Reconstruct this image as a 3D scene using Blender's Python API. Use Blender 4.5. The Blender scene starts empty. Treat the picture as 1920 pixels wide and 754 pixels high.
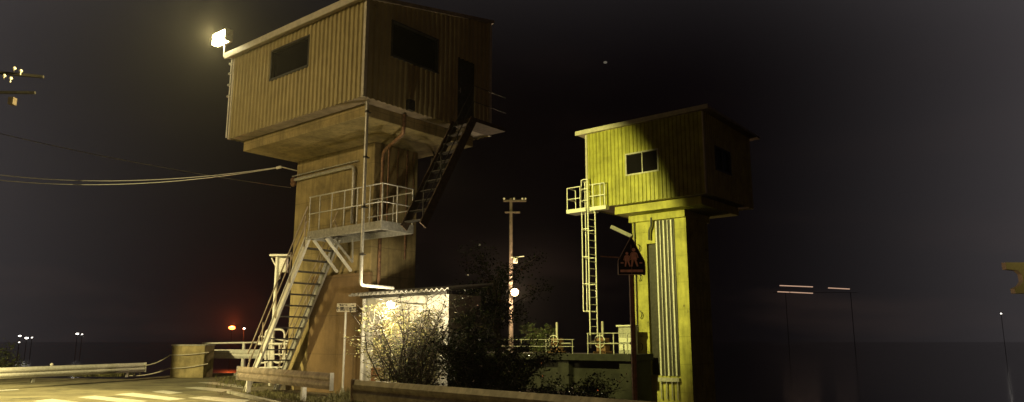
import bpy, bmesh, math, random
from mathutils import Vector, Matrix
C = bpy.context.scene
COL = C.collection
R = math.radians
random.seed(7)

# ------------------------------------------------------------------ camera
F, CX, CY, EYE = 1400.0, 960.0, 377.0, 1.6          # focal length and centre of the 1920 px wide photograph, eye height
T = math.atan(263 / F)                               # upward tilt
cam = bpy.data.cameras.new('camera'); cam.sensor_width = 36; cam.lens = 36 * F / 1920
cam.clip_start = 0.1; cam.clip_end = 6000
camo = bpy.data.objects.new('camera', cam); COL.objects.link(camo)
camo.location = (0, 0, EYE); camo.rotation_euler = (R(90) + T, 0, 0)
C.camera = camo

# ------------------------------------------------------------------ render / exposure
C.render.engine = 'CYCLES'
C.cycles.use_denoising = True
C.cycles.max_bounces = 6; C.cycles.diffuse_bounces = 3; C.cycles.volume_bounces = 0
C.cycles.sample_clamp_indirect = 4
C.cycles.volume_step_rate = 4
C.view_settings.view_transform = 'Standard'; C.view_settings.look = 'None'
C.view_settings.exposure = 0; C.view_settings.gamma = 1; C.view_settings.use_curve_mapping = False

# ------------------------------------------------------------------ night sky, vignette-like brightening shaped at sides, top and corners
w = bpy.data.worlds.new('World'); C.world = w; w.use_nodes = True
wt = w.node_tree; wt.nodes.clear()
def wn(t, **k):
    n = wt.nodes.new(t)
    for a_, v in k.items(): setattr(n, a_, v)
    return n
wo = wn('ShaderNodeOutputWorld'); bg = wn('ShaderNodeBackground'); tc = wn('ShaderNodeTexCoord'); sx = wn('ShaderNodeSeparateXYZ')
wt.links.new(tc.outputs['Generated'], sx.inputs[0])
def rng(src, a0, a1, b0, b1):
    n = wn('ShaderNodeMapRange', interpolation_type='SMOOTHSTEP'); wt.links.new(src, n.inputs['Value'])
    for i, v in zip((1, 2, 3, 4), (a0, a1, b0, b1)): n.inputs[i].default_value = v
    return n.outputs[0]
def wmath(op, p, q):
    n = wn('ShaderNodeMath', operation=op)
    for i, v in ((0, p), (1, q)):
        if hasattr(v, 'links'): wt.links.new(v, n.inputs[i])
        else: n.inputs[i].default_value = v
    return n.outputs[0]
def power(src, a0, a1, gain, cap):
    n = wn('ShaderNodeMapRange'); wt.links.new(src, n.inputs['Value']); n.clamp = True
    n.inputs[1].default_value = a0; n.inputs[2].default_value = a0 + (a1 - a0) * cap; n.inputs[3].default_value = 0; n.inputs[4].default_value = cap
    return wmath('MULTIPLY', wmath('POWER', n.outputs[0], 2.9), gain)
glow_s = power(wmath('ABSOLUTE', wmath('SUBTRACT', sx.outputs[0], -0.015), 0.0), 0.16, 0.56, 0.034, 1.12)
glow_t = power(sx.outputs[2], 0.25, 0.43, 0.009, 1.2)
glow_c = wmath('MULTIPLY', wmath('MULTIPLY', glow_s, glow_t), 110.0)
s_ = wmath('ADD', wmath('ADD', glow_s, glow_t), glow_c)
absx = wmath('ABSOLUTE', sx.outputs[0], 0.0)
s_ = wmath('MULTIPLY', s_, rng(absx, 0.6, 0.85, 1.0, 0.05))       # glow kept ahead, so the unseen sides of the sky add little light
s_ = wmath('MULTIPLY', s_, rng(sx.outputs[1], 0.0, 0.4, 0.02, 1.0))
s_ = wmath('MULTIPLY', s_, rng(sx.outputs[2], 0.5, 0.75, 1.0, 0.05))
nz = wn('ShaderNodeTexNoise'); nz.inputs['Scale'].default_value = 3.2; nz.inputs['Detail'].default_value = 5
mp = wn('ShaderNodeMapping'); mp.inputs['Scale'].default_value = (1, 1, 4.5)
wt.links.new(tc.outputs['Generated'], mp.inputs[0]); wt.links.new(mp.outputs[0], nz.inputs['Vector'])
cl = rng(nz.outputs[0], 0.50, 0.76, 0.0, 0.008)
low = rng(sx.outputs[2], 0.02, 0.2, 1.0, 0.15)
mixc = wn('ShaderNodeMix', data_type='RGBA'); mixc.blend_type = 'ADD'; mixc.inputs[0].default_value = 1
g1 = wn('ShaderNodeVectorMath', operation='SCALE'); g1.inputs[0].default_value = (1.0, 0.90, 0.94); wt.links.new(s_, g1.inputs[3])
g2 = wn('ShaderNodeVectorMath', operation='SCALE'); g2.inputs[0].default_value = (1.3, 0.72, 0.5); wt.links.new(wmath('MULTIPLY', cl, low), g2.inputs[3])
wt.links.new(g1.outputs[0], mixc.inputs[6]); wt.links.new(g2.outputs[0], mixc.inputs[7])
m2 = wn('ShaderNodeMix', data_type='RGBA'); m2.blend_type = 'ADD'; m2.inputs[0].default_value = 1
wt.links.new(mixc.outputs[2], m2.inputs[6]); m2.inputs[7].default_value = (0.0011, 0.0005, 0.0008, 1)
wt.links.new(m2.outputs[2], bg.inputs[0]); bg.inputs[1].default_value = 1.0
wt.links.new(bg.outputs[0], wo.inputs[0])

# ------------------------------------------------------------------ light settings (used by the lamps' own builders)
P_FLOOD = 9000          # floodlight on the near tower's corner
P_STREET = 3900        # street lamp left of the frame
P_DIM = 450           # dim orange street lamp behind the camera
P_BEAM = 8800         # narrow floodlight aimed at the far tower
P_SHED = 430
P_ROAD = 14000         # street lamp over the crossing, left of the frame
HAZE = 0.00016

# ------------------------------------------------------------------ geometry helpers
TH = R(50.4)
AX = Vector((-math.sin(TH), math.cos(TH), 0)); BX = Vector((math.cos(TH), math.sin(TH), 0)); ZX = Vector((0, 0, 1))
def W(A, B, Z): return AX * A + BX * B + ZX * Z      # the two towers share one grid of directions
def ray(px, py):
    rx = (px - CX) / F; ry = (CY - py) / F
    return Vector((rx, math.cos(T) - ry * math.sin(T), math.sin(T) + ry * math.cos(T)))
EY = Vector((0, 0, EYE))
def atY(px, py, Y): d = ray(px, py); return EY + d * (Y / d.y)
def gr(px, py, z=0.0): d = ray(px, py); return EY + d * ((z - EYE) / d.z)
def onB(px, py, B): d = ray(px, py); return EY + d * (B / d.dot(BX))
def onA(px, py, A): d = ray(px, py); return EY + d * (A / d.dot(AX))

class MB:
    def __init__(s): s.v = []; s.f = []; s.sm = []
    def add(s, vs, fs, smooth=False):
        n = len(s.v); s.v += [Vector(v) for v in vs]
        for f in fs: s.f.append([n + i for i in f]); s.sm.append(smooth)
        return s
    def hexa(s, p):                                   # 8 points: bottom loop, top loop
        return s.add(p, [(3, 2, 1, 0), (4, 5, 6, 7), (0, 1, 5, 4), (1, 2, 6, 5), (2, 3, 7, 6), (3, 0, 4, 7)])
    def box(s, A0, A1, B0, B1, z0, z1):
        return s.hexa([W(A0, B0, z0), W(A0, B1, z0), W(A1, B1, z0), W(A1, B0, z0), W(A0, B0, z1), W(A0, B1, z1), W(A1, B1, z1), W(A1, B0, z1)])
    def bxyz(s, x0, x1, y0, y1, z0, z1):
        return s.hexa([Vector(q) for q in ((x0, y0, z0), (x1, y0, z0), (x1, y1, z0), (x0, y1, z0), (x0, y0, z1), (x1, y0, z1), (x1, y1, z1), (x0, y1, z1))])
    def bar(s, p, q, wd, ht, up=ZX):                  # rectangular bar from p to q
        p = Vector(p); q = Vector(q); d = (q - p).normalized(); side = d.cross(up)
        if side.length < 1e-4: side = d.cross(Vector((1, 0, 0)))
        side.normalize(); u = side.cross(d).normalized()
        a_ = side * wd / 2; b_ = u * ht / 2
        return s.hexa([p - a_ - b_, p + a_ - b_, q + a_ - b_, q - a_ - b_, p - a_ + b_, p + a_ + b_, q + a_ + b_, q - a_ + b_])
    def tube(s, pts, r, n=10, caps=True, r2=None):
        pts = [Vector(p) for p in pts]; m = len(pts); rings = []
        prev = None
        for i, p in enumerate(pts):
            d = (pts[min(i + 1, m - 1)] - pts[max(i - 1, 0)]).normalized()
            if prev is None:
                u = d.cross(ZX)
                if u.length < 1e-3: u = d.cross(Vector((1, 0, 0)))
            else:
                u = prev - d * prev.dot(d)
            u.normalize(); prev = u; v = d.cross(u)
            rr = r if r2 is None else r + (r2 - r) * i / (m - 1)
            rings.append([p + (u * math.cos(2 * math.pi * k / n) + v * math.sin(2 * math.pi * k / n)) * rr for k in range(n)])
        vs = [q for g in rings for q in g]; fs = []
        for i in range(m - 1):
            for k in range(n):
                k2 = (k + 1) % n
                fs.append((i * n + k, i * n + k2, (i + 1) * n + k2, (i + 1) * n + k))
        s.add(vs, fs, True)
        if caps:
            s.add(rings[0], [tuple(range(n))[::-1]]); s.add(rings[-1], [tuple(range(n))])
        return s
    def sphere(s, c, r, n=10, m=7, sz=1.0):
        c = Vector(c); vs = [c + ZX * r * sz]; fs = []
        for i in range(1, m):
            t = math.pi * i / m
            for k in range(n):
                vs.append(c + Vector((math.sin(t) * math.cos(2 * math.pi * k / n) * r, math.sin(t) * math.sin(2 * math.pi * k / n) * r, math.cos(t) * r * sz)))
        vs.append(c - ZX * r * sz); last = len(vs) - 1
        for k in range(n): fs.append((0, 1 + k, 1 + (k + 1) % n))
        for i in range(m - 2):
            for k in range(n):
                a_ = 1 + i * n
                fs.append((a_ + k, a_ + n + k, a_ + n + (k + 1) % n, a_ + (k + 1) % n))
        a_ = 1 + (m - 2) * n
        for k in range(n): fs.append((a_ + k, last, a_ + (k + 1) % n))
        return s.add(vs, fs, True)
    def prism(s, outline, off):                       # closed outline (world points) extruded by a vector
        n = len(outline); off = Vector(off); o = [Vector(p) for p in outline]
        return s.add(o + [p + off for p in o], [tuple(range(n))[::-1], tuple(range(n, 2 * n))] + [(i, (i + 1) % n, n + (i + 1) % n, n + i) for i in range(n)])
    def build(s, name, mat, parent=None, bevel=0, loc=None):
        me = bpy.data.meshes.new(name)
        org = Vector((0, 0, 0))
        if parent is not None: org = WL[parent.name]
        base = org.copy()
        if loc is not None: base = Vector(loc)
        me.from_pydata([tuple(v - base) for v in s.v], [], s.f); me.update()
        me.polygons.foreach_set('use_smooth', s.sm)
        bm = bmesh.new(); bm.from_mesh(me); bmesh.ops.recalc_face_normals(bm, faces=bm.faces); bm.to_mesh(me); bm.free()
        me.materials.append(mat)
        o = bpy.data.objects.new(name, me); COL.objects.link(o)
        o.location = base - org if parent is not None else base
        if parent is not None: o.parent = parent
        WL[o.name] = base
        if bevel:
            b = o.modifiers.new('bevel', 'BEVEL'); b.width = bevel; b.segments = 2; b.limit_method = 'ANGLE'; b.angle_limit = R(40)
        return o
WL = {}
def tag(o, label=None, cat=None, group=None, kind=None):
    if label: o['label'] = label
    if cat: o['category'] = cat
    if group: o['group'] = group
    if kind: o['kind'] = kind
    return o
def thing(name, label, cat, loc, group=None):
    o = bpy.data.objects.new(name, None); COL.objects.link(o); o.location = loc; o.empty_display_size = 0.3
    WL[o.name] = Vector(loc)
    return tag(o, label, cat, group)
def dup(root, loc, label=None, rotz=0):
    r = root.copy(); COL.objects.link(r); r.location = loc; r.rotation_euler = (0, 0, rotz)
    if label: r['label'] = label
    for ch in list(root.children):
        c = ch.copy(); c.parent = r; COL.objects.link(c)
        for g in list(ch.children):
            d = g.copy(); d.parent = c; COL.objects.link(d)
    return r
def arc(c, u, v, r, t0, t1, n=8):
    return [Vector(c) + (Vector(u) * math.cos(t0 + (t1 - t0) * i / n) + Vector(v) * math.sin(t0 + (t1 - t0) * i / n)) * r for i in range(n + 1)]
def bend(pts, r, n=6):                                # rounds the corners of a pipe run
    pts = [Vector(p) for p in pts]; out = [pts[0]]
    for i in range(1, len(pts) - 1):
        p = pts[i]; a_ = (pts[i - 1] - p); b_ = (pts[i + 1] - p)
        ra = min(r, a_.length * .45, b_.length * .45); s0 = p + a_.normalized() * ra; s1 = p + b_.normalized() * ra
        for k in range(n + 1):
            t = k / n; out.append(s0 * (1 - t) ** 2 + p * 2 * t * (1 - t) + s1 * t * t)
    return out + [pts[-1]]

# ------------------------------------------------------------------ materials
def mat(name, col, rough=.6, metal=0.0, var=.15, scale=4, bump=0.0, bscale=30, streak=0.0, spec=.5, col2=None, joints=None, wear=None):
    m = bpy.data.materials.new(name); m.use_nodes = True; nt = m.node_tree; bs = nt.nodes['Principled BSDF']
    bs.inputs['Roughness'].default_value = rough; bs.inputs['Metallic'].default_value = metal
    bs.inputs['Specular IOR Level'].default_value = spec
    tcn = nt.nodes.new('ShaderNodeTexCoord'); L = nt.links.new
    n1 = nt.nodes.new('ShaderNodeTexNoise'); n1.inputs['Scale'].default_value = scale; n1.inputs['Detail'].default_value = 6; n1.inputs['Roughness'].default_value = .65
    L(tcn.outputs['Object'], n1.inputs['Vector'])
    r = nt.nodes.new('ShaderNodeValToRGB'); c2 = col2 or [c * (1 - 2.2 * var) for c in col]
    r.color_ramp.elements[0].position = .34; r.color_ramp.elements[1].position = .68
    r.color_ramp.elements[0].color = (*c2, 1); r.color_ramp.elements[1].color = (*[min(1, c * (1 + var)) for c in col], 1)
    L(n1.outputs[0], r.inputs[0]); out = r.outputs[0]
    def mul(src, fac_src, lo, hi, tint=(1, 1, 1)):
        rr = nt.nodes.new('ShaderNodeMapRange'); rr.inputs[1].default_value = lo[0]; rr.inputs[2].default_value = lo[1]; rr.inputs[3].default_value = hi[0]; rr.inputs[4].default_value = hi[1]
        L(fac_src, rr.inputs[0])
        mx = nt.nodes.new('ShaderNodeMix'); mx.data_type = 'RGBA'; mx.inputs[0].default_value = 1
        L(rr.outputs[0], mx.inputs[0]); L(src, mx.inputs[6]); mx.inputs[7].default_value = (*tint, 1)
        return mx.outputs[2]
    if streak:
        mpn = nt.nodes.new('ShaderNodeMapping'); mpn.inputs['Scale'].default_value = (5, 5, .35); L(tcn.outputs['Object'], mpn.inputs[0])
        n2 = nt.nodes.new('ShaderNodeTexNoise'); n2.inputs['Scale'].default_value = 1.6; n2.inputs['Detail'].default_value = 5; L(mpn.outputs[0], n2.inputs['Vector'])
        out = mul(out, n2.outputs[0], (.48, .72), (0, streak), [c * .28 for c in col])
    if wear:
        n3 = nt.nodes.new('ShaderNodeTexNoise'); n3.inputs['Scale'].default_value = wear[1]; n3.inputs['Detail'].default_value = 8; n3.inputs['Roughness'].default_value = .75
        L(tcn.outputs['Object'], n3.inputs['Vector']); out = mul(out, n3.outputs[0], (wear[2], wear[2] + .08), (0, .85), wear[0])
    if joints:
        sxx = nt.nodes.new('ShaderNodeSeparateXYZ'); L(tcn.outputs['Object'], sxx.inputs[0])
        md = nt.nodes.new('ShaderNodeMath'); md.operation = 'PINGPONG'; md.inputs[1].default_value = joints / 2; L(sxx.outputs[2], md.inputs[0])
        out = mul(out, md.outputs[0], (0.0, .018), (.55, 0), [c * .3 for c in col])
    L(out, bs.inputs['Base Color'])
    if bump:
        nb = nt.nodes.new('ShaderNodeTexNoise'); nb.inputs['Scale'].default_value = bscale; nb.inputs['Detail'].default_value = 5
        L(tcn.outputs['Object'], nb.inputs['Vector']); bp = nt.nodes.new('ShaderNodeBump'); bp.inputs['Strength'].default_value = bump; bp.inputs['Distance'].default_value = .03
        L(nb.outputs[0], bp.inputs['Height']); L(bp.outputs[0], bs.inputs['Normal'])
    return m
def emit(name, col, st):
    m = bpy.data.materials.new(name); m.use_nodes = True; bs = m.node_tree.nodes['Principled BSDF']
    bs.inputs['Base Color'].default_value = (*col, 1); bs.inputs['Emission Color'].default_value = (*col, 1); bs.inputs['Emission Strength'].default_value = st
    return m
M = dict(
    conc=mat('concrete', (.33, .26, .12), .85, var=.2, scale=1.3, bump=.35, bscale=14, streak=.55, joints=.9),
    darkconc=mat('shade dark concrete', (.02, .02, .015), .85, var=.3, scale=2, bump=.3),  # colour darkened so the gate bridge stays black under the beam's spill
    blockc=mat('block concrete', (.34, .28, .14), .85, var=.2, scale=2, bump=.3, streak=.4),
    basec=mat('brown rendered concrete', (.215, .14, .065), .85, var=.15, scale=1.1, bump=.3, bscale=14, streak=.2, joints=1.2),
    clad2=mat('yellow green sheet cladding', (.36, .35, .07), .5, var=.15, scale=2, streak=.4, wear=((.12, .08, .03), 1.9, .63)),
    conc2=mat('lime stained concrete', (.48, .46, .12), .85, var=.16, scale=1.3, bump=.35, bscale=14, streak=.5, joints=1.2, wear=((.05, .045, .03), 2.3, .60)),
    clad=mat('beige sheet cladding', (.36, .30, .15), .5, var=.08, scale=2, streak=.15, wear=((.17, .10, .05), 1.7, .64)),
    trim=mat('painted trim', (.5, .46, .38), .45, var=.1, scale=6),
    roof=mat('roof sheet', (.30, .24, .18), .5, var=.2, scale=3),
    steel=mat('galvanised steel', (.55, .54, .50), .42, .35, var=.14, scale=14, streak=.3),
    white=mat('white painted steel', (.74, .73, .68), .4, var=.08, scale=9, wear=((.22, .12, .06), 9, .66)),
    railm=mat('weathered guardrail steel', (.46, .38, .30), .5, .2, var=.2, scale=3, streak=.5, wear=((.20, .10, .05), 5, .60)),
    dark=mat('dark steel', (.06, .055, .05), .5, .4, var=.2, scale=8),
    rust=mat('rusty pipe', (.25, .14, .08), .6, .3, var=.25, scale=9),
    dimsteel=mat('dimmed brown steel', (.09, .06, .04), .7, .1, var=.25, scale=9),  # darkened colour keeps the upper stair dim, as if in shade
    tread=mat('stair tread steel', (.10, .09, .08), .6, .3, var=.2, scale=9),
    glass=mat('dark window glass', (.008, .007, .009), .05, 0, var=.05, spec=.3),
    frame=mat('aluminium frame', (.6, .58, .52), .35, .5, var=.06, scale=8),
    asphalt=mat('worn pale asphalt', (.23, .21, .13), .8, var=.22, scale=.7, bump=.5, bscale=60, wear=((.05, .05, .04), .9, .56)),
    verge=mat('dry soil verge', (.22, .19, .12), .9, var=.35, scale=2.5, bump=.9, bscale=9),
    paint=mat('road paint', (.60, .59, .52), .6, var=.1, scale=3, wear=((.16, .15, .12), 5, .56)),
    kerb=mat('kerb concrete', (.40, .38, .32), .8, var=.15, scale=3, bump=.3),
    wood=mat('reddish board', (.34, .15, .07), .6, var=.2, scale=4),
    shed=mat('white shed panel', (.66, .64, .56), .6, var=.1, scale=3, streak=.25),
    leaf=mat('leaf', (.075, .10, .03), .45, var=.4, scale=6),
    leaflt=mat('lit pale leaf', (.42, .40, .16), .45, var=.4, scale=6),  # leaf colour raised so the shrub by the shed lamp looks lit
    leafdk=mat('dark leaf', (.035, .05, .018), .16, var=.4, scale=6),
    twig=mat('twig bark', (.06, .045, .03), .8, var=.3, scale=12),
    twiglt=mat('lit pale twig', (.24, .19, .11), .8, var=.3, scale=12),  # twig colour raised too, to look lit by the shed lamp
    grass=mat('dry grass', (.20, .19, .07), .7, var=.4, scale=3),
    hill=mat('dark hillside', (.02, .02, .018), .95, var=.3, scale=.02),
    rope=mat('rope', (.5, .46, .38), .8, var=.1, scale=20),
    cable=mat('cable', (.5, .48, .45), .5, var=.05, scale=20),
    pole=mat('concrete pole', (.13, .10, .08), .8, var=.2, scale=5),
    signblk=mat('sign blue black', (.006, .003, .005), .8, var=.1, scale=6),
    signfig=mat('sign figure', (.80, .40, .28), .5, var=.15, scale=14),
    signtext=mat('sign lettering', (.02, .015, .015), .5, var=.1),
    signface=mat('sign plate cream', (.62, .56, .42), .5, var=.08, scale=10),
    ceram=mat('porcelain', (.75, .72, .66), .2, var=.04),
    floodlens=emit('floodlight lens', (1.0, .88, .48), 60),
    shedlens=emit('shed lamp lens', (1.0, .80, .48), 40),
    polelens=emit('pole lamp lens', (1.0, .66, .36), 9),
    whitelens=emit('distant lamp lens', (1.0, .92, .8), 9),
    redlens=emit('red lamp lens', (1.0, .20, .04), 9),
    strip=emit('bridge light strip', (1.0, .62, .42), .55),
    moon=emit('moon', (.9, .8, .6), .12),
)
# river water
wm = bpy.data.materials.new('river water'); wm.use_nodes = True; nt = wm.node_tree; bs = nt.nodes['Principled BSDF']
bs.inputs['Base Color'].default_value = (.006, .006, .006, 1); bs.inputs['Roughness'].default_value = .14; bs.inputs['IOR'].default_value = 1.33
n_ = nt.nodes.new('ShaderNodeTexNoise'); n_.inputs['Scale'].default_value = 1.1; n_.inputs['Detail'].default_value = 4
t_ = nt.nodes.new('ShaderNodeTexCoord'); nt.links.new(t_.outputs['Object'], n_.inputs['Vector'])
b_ = nt.nodes.new('ShaderNodeBump'); b_.inputs['Strength'].default_value = .12; b_.inputs['Distance'].default_value = .1
nt.links.new(n_.outputs[0], b_.inputs['Height']); nt.links.new(b_.outputs[0], bs.inputs['Normal']); M['water'] = wm

def lamp(name, kind, loc, energy, col, parent=None, aim=None, size=.1, cone=None, blend=.15):
    l = bpy.data.lights.new(name, kind); l.energy = energy; l.color = col; l.shadow_soft_size = size
    if kind == 'SPOT': l.spot_size = cone; l.spot_blend = blend
    o = bpy.data.objects.new(name, l); COL.objects.link(o); loc = Vector(loc)
    o.location = loc
    if aim is not None:
        o.rotation_euler = (Vector(aim) - loc).to_track_quat('-Z', 'Y').to_euler()
    if parent is not None:
        o.parent = parent; o.location = loc - WL[parent.name]
    return o

# ================================================================== SETTING
river = MB(); river.add([(-2500, -200, -1.8), (2500, -200, -1.8), (2500, 3500, -1.8), (-2500, 3500, -1.8)], [(0, 1, 2, 3)])
tag(river.build('river_water', M['water']), kind='structure')
edge = [(-90, -60), (60, -60), (60, -22), (30, -3), (12, 7.5), (6.2, 12.5), (5.0, 16.0), (3.4, 19.5), (2.2, 24.6), (-3.2, 29.8), (-11.2, 38), (-16.2, 38), (-16.4, 33.0), (-22, 34.3), (-60, 45), (-90, 52)]
g = MB(); n = len(edge)
g.add([(x, y, 0) for x, y in edge] + [(x * 1.0, y, -3) for x, y in edge], [tuple(range(n))] + [(i, n + i, n + (i + 1) % n, (i + 1) % n) for i in range(n)])
tag(g.build('ground', M['verge']), kind='structure')
def flat(outline, z, name, m):
    b = MB(); b.add([(x, y, z) for x, y in outline], [tuple(range(len(outline)))]); return b.build(name, m)
# road surface: the left and the near side, up to the foot of the rails
road = [(-90, -50), (58, -50), (58, -24), (28, -5.5), (2.2, 9.4), (-3.8, 15.6), (-9.2, 24.0), (-12.2, 31.5), (-13.2, 36.8), (-14.2, 36.9), (-15.6, 30.0), (-21.7, 31.6), (-60, 42), (-90, 50)]
tag(flat(road, .004, 'road', M['asphalt']), kind='structure')
fl = [(-13.8, 36.9), (-12.6, 31.0), (-9.7, 24.2)]
kb = MB()
for p, q in (((-3.5, 15.9), (-8.9, 24.2)), ((2.4, 9.6), (-3.5, 15.9)), ((2.4, 9.6), (24, -3))):
    kb.bar(Vector((*p, .03)), Vector((*q, .03)), .16, .10)
tag(kb.build('kerb', M['kerb'], bevel=.015), kind='structure')
# zebra crossing bars and lane line, painted
pm = MB()
for q in ([(370, 717), (397, 716), (457, 723), (455, 728)], [(284, 734.5), (306, 732), (343, 736), (318, 739)], [(214, 739.5), (250, 736.5), (349, 748), (318, 751)],
          [(145, 745), (178, 742), (278, 752), (250, 757)], [(60, 752), (98, 748), (190, 759), (150, 764)], [(345, 727), (372, 725), (436, 731), (415, 735)],
          [(352, 746), (385, 743), (470, 750), (450, 757)], [(-30, 732.5), (34, 729.5), (36, 731), (-30, 735)]):
    pm.add([gr(x, y, .008) for x, y in q], [(0, 1, 2, 3)])
tag(pm.build('crossing_markings', M['paint']), kind='structure')
# ================================================================== TOWERS
def corr(mb, p0, d, length, z0, ztop, holes=(), pitch=.2, dep=.05, nrm=None):
    """Corrugated wall: p0 start (Vector, z ignored), d unit direction, ztop(t) top height, holes [(t0,t1,z0,z1)]."""
    prof = [(0, 0), (.35, 0), (.5, 1), (.85, 1)]; ts = []
    k = 0
    while k * pitch < length:
        for f_, o_ in prof:
            t = (k + f_) * pitch
            if t < length: ts.append((t, o_))
        k += 1
    for h in holes: ts += [(h[0], 1), (h[1], 1)]
    ts.append((length, 0)); ts.sort()
    for (t0, o0), (t1, o1) in zip(ts, ts[1:]):
        if t1 - t0 < 1e-5: continue
        P0 = p0 + d * t0 + nrm * o0 * dep; P1 = p0 + d * t1 + nrm * o1 * dep; tm = (t0 + t1) / 2
        spans = [(z0, None)]
        for h in holes:
            if h[0] <= tm <= h[1]: spans = [(z0, h[2]), (h[3], None)]
        for za, zb in spans:
            a1 = zb if zb is not None else ztop(t0); a2 = zb if zb is not None else ztop(t1)
            mb.add([Vector((P0.x, P0.y, za)), Vector((P1.x, P1.y, za)), Vector((P1.x, P1.y, a2)), Vector((P0.x, P0.y, a1))], [(0, 1, 2, 3)])
def window(root, pA, d, nrm, t0, t1, z0, z1, mull=1, matf='frame'):
    """frame proud of the wall, glass set back"""
    f = MB(); P = lambda t, z, o: Vector((pA.x, pA.y, 0)) + d * t + nrm * o + ZX * z
    def bx(ta, tb, za, zb, oa, ob):
        f.hexa([P(ta, za, oa), P(tb, za, oa), P(tb, za, ob), P(ta, za, ob), P(ta, zb, oa), P(tb, zb, oa), P(tb, zb, ob), P(ta, zb, ob)])
    s = .05
    bx(t0 - s, t1 + s, z0 - s, z0 + .012, -.06, .075); bx(t0 - s, t1 + s, z1 - .012, z1 + s, -.06, .06)
    bx(t0 - s, t0 + .012, z0 + .012, z1 - .012, -.06, .06); bx(t1 - .012, t1 + s, z0 + .012, z1 - .012, -.06, .06)
    for i in range(mull):
        tm = t0 + (t1 - t0) * (i + 1) / (mull + 1); bx(tm - .022, tm + .022, z0 + .012, z1 - .012, -.05, .02)
    fo = f.build('window', M[matf], root)
    g_ = MB(); g_.add([P(t0, z0, -.04), P(t1, z0, -.04), P(t1, z1, -.04), P(t0, z1, -.04)], [(0, 1, 2, 3)])
    g_.build('pane', M['glass'], fo)
def cabin(root, A0, A1, B0, B1, z0, zf, zb, over, front_win, side_win, skin='clad', lap=.3):
    """cladding box with mono-pitch roof from zf (front, low B) to zb (back)"""
    m = MB(); L = A1 - A0; D = B1 - B0; top = lambda B: zf + (zb - zf) * (B - B0) / D
    corr(m, W(A1, B0, 0), -AX, L, z0, lambda t: zf, front_win, nrm=-BX)
    corr(m, W(A0, B0, 0), BX, D, z0, lambda t: top(B0 + t), side_win, nrm=-AX)
    corr(m, W(A0, B1, 0), AX, L, z0, lambda t: zb, (), nrm=BX)
    corr(m, W(A1, B1, 0), -BX, D, z0, lambda t: top(B1 - t), (), nrm=AX)
    m.build('cladding_wall', M[skin], root)
    for A, B, sa, sb in ((A0, B0, -1, -1), (A1, B0, 1, -1), (A0, B1, -1, 1), (A1, B1, 1, 1)):
        t = MB(); zt = top(B) - .02; o = .045
        x0, x1 = sorted((A + sa * o, A - sa * .06)); y0, y1 = sorted((B + sb * o, B - sb * .0))
        t.box(x0, x1, y0, y1, z0 - .01, zt)
        x0, x1 = sorted((A + sa * o, A - sa * .0)); y0, y1 = sorted((B, B - sb * .06))
        t.box(x0, x1, y0, y1, z0 - .01, zt); t.build('corner_trim', M['trim'], root)
    f = MB(); f.box(A0 + .01, A1 - .01, B0 + .01, B1 - .01, z0 + .04, z0 + .1); f.build('floor_sheet', M['roof'], root)
    ins = MB(); ins.box(A0 + .25, A1 - .25, B0 + .25, B1 - .25, z0 + .12, zf - .15); ins.build('inner_room', M['dark'], root)
    r = MB(); o = over; sl = (zb - zf) / D
    za = zf - sl * o; zc = zb + sl * o
    P = lambda A, B, dz: W(A, B, zf + (B - B0) * sl + dz)
    r.hexa([P(A0 - o, B0 - lap, .0), P(A0 - o, B1 + o, .0), P(A1 + o, B1 + o, .0), P(A1 + o, B0 - lap, .0),
            P(A0 - o, B0 - lap, .12), P(A0 - o, B1 + o, .12), P(A1 + o, B1 + o, .12), P(A1 + o, B0 - lap, .12)])
    ro = r.build('roof', M['roof'], root)
    fa = MB(); fa.bar(P(A0 - o, B0 - lap - .022, .05), P(A1 + o, B0 - lap - .022, .05), .035, .2); fa.build('fascia', M['trim'], ro)

# ---- near tower
T1 = thing('gate_tower', 'nearest tall concrete watergate tower carrying a beige corrugated cabin with dark windows', 'tower', W(20, 15.5, 0))
pr = MB(); pr.box(18.1, 22.3, 15.01, 16.9, 0, 7.87); pr.build('pier', M['conc'], T1, .03)
pb = MB(); pb.box(17.98, 20.95, 14.86, 15.005, 0, 3.7); pb.build('pier_base', M['basec'], T1, .02)
sl = MB(); sl.box(16.14, 22.48, 13.0, 17.5, 7.87, 8.24); sl.build('floor_slab', M['conc'], T1, .02)
A0, A1, B0, B1 = 15.63, 22.53, 12.5, 17.74
fw = [(A1 - 20.2, A1 - 18.25, 9.72, 10.65)]; sw = [(13.44 - B0, 15.24 - B0, 9.68, 10.7)]; dr = (16.16 - B0, 16.96 - B0, 8.3, 10.45)
cabin(T1, A0, A1, B0, B1, 8.2, 11.05, 12.1, .1, fw, sw + [dr])
window(T1, W(A1, B0, 0), -AX, -BX, *fw[0], mull=0, matf='dark'); window(T1, W(A0, B0, 0), BX, -AX, *sw[0], mull=0, matf='dark')
d_ = MB(); d_.box(A0 + .02, A0 + .06, 16.16, 16.96, 8.3, 10.45); do = d_.build('door', M['dark'], T1)
h_ = MB(); h_.tube([W(A0 - .05, 16.28, 9.3), W(A0 - .05, 16.28, 9.45)], .018); h_.tube([W(A0 - .05, 16.28, 9.37), W(A0 + .03, 16.28, 9.37)], .012); h_.build('handle', M['steel'], do)
dp = MB(); q0 = onB(688, 190, 12.86); q1 = onB(677, 534, 12.86); q0.x = q1.x = (q0.x + q1.x) / 2; q0.y = q1.y = (q0.y + q1.y) / 2
dp.tube(bend([q0 + ZX * .35, q0, q1, q1 + BX * 1.15 - ZX * .02], .12), .05, 12)
dpo = dp.build('downpipe', M['steel'], T1)
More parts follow.
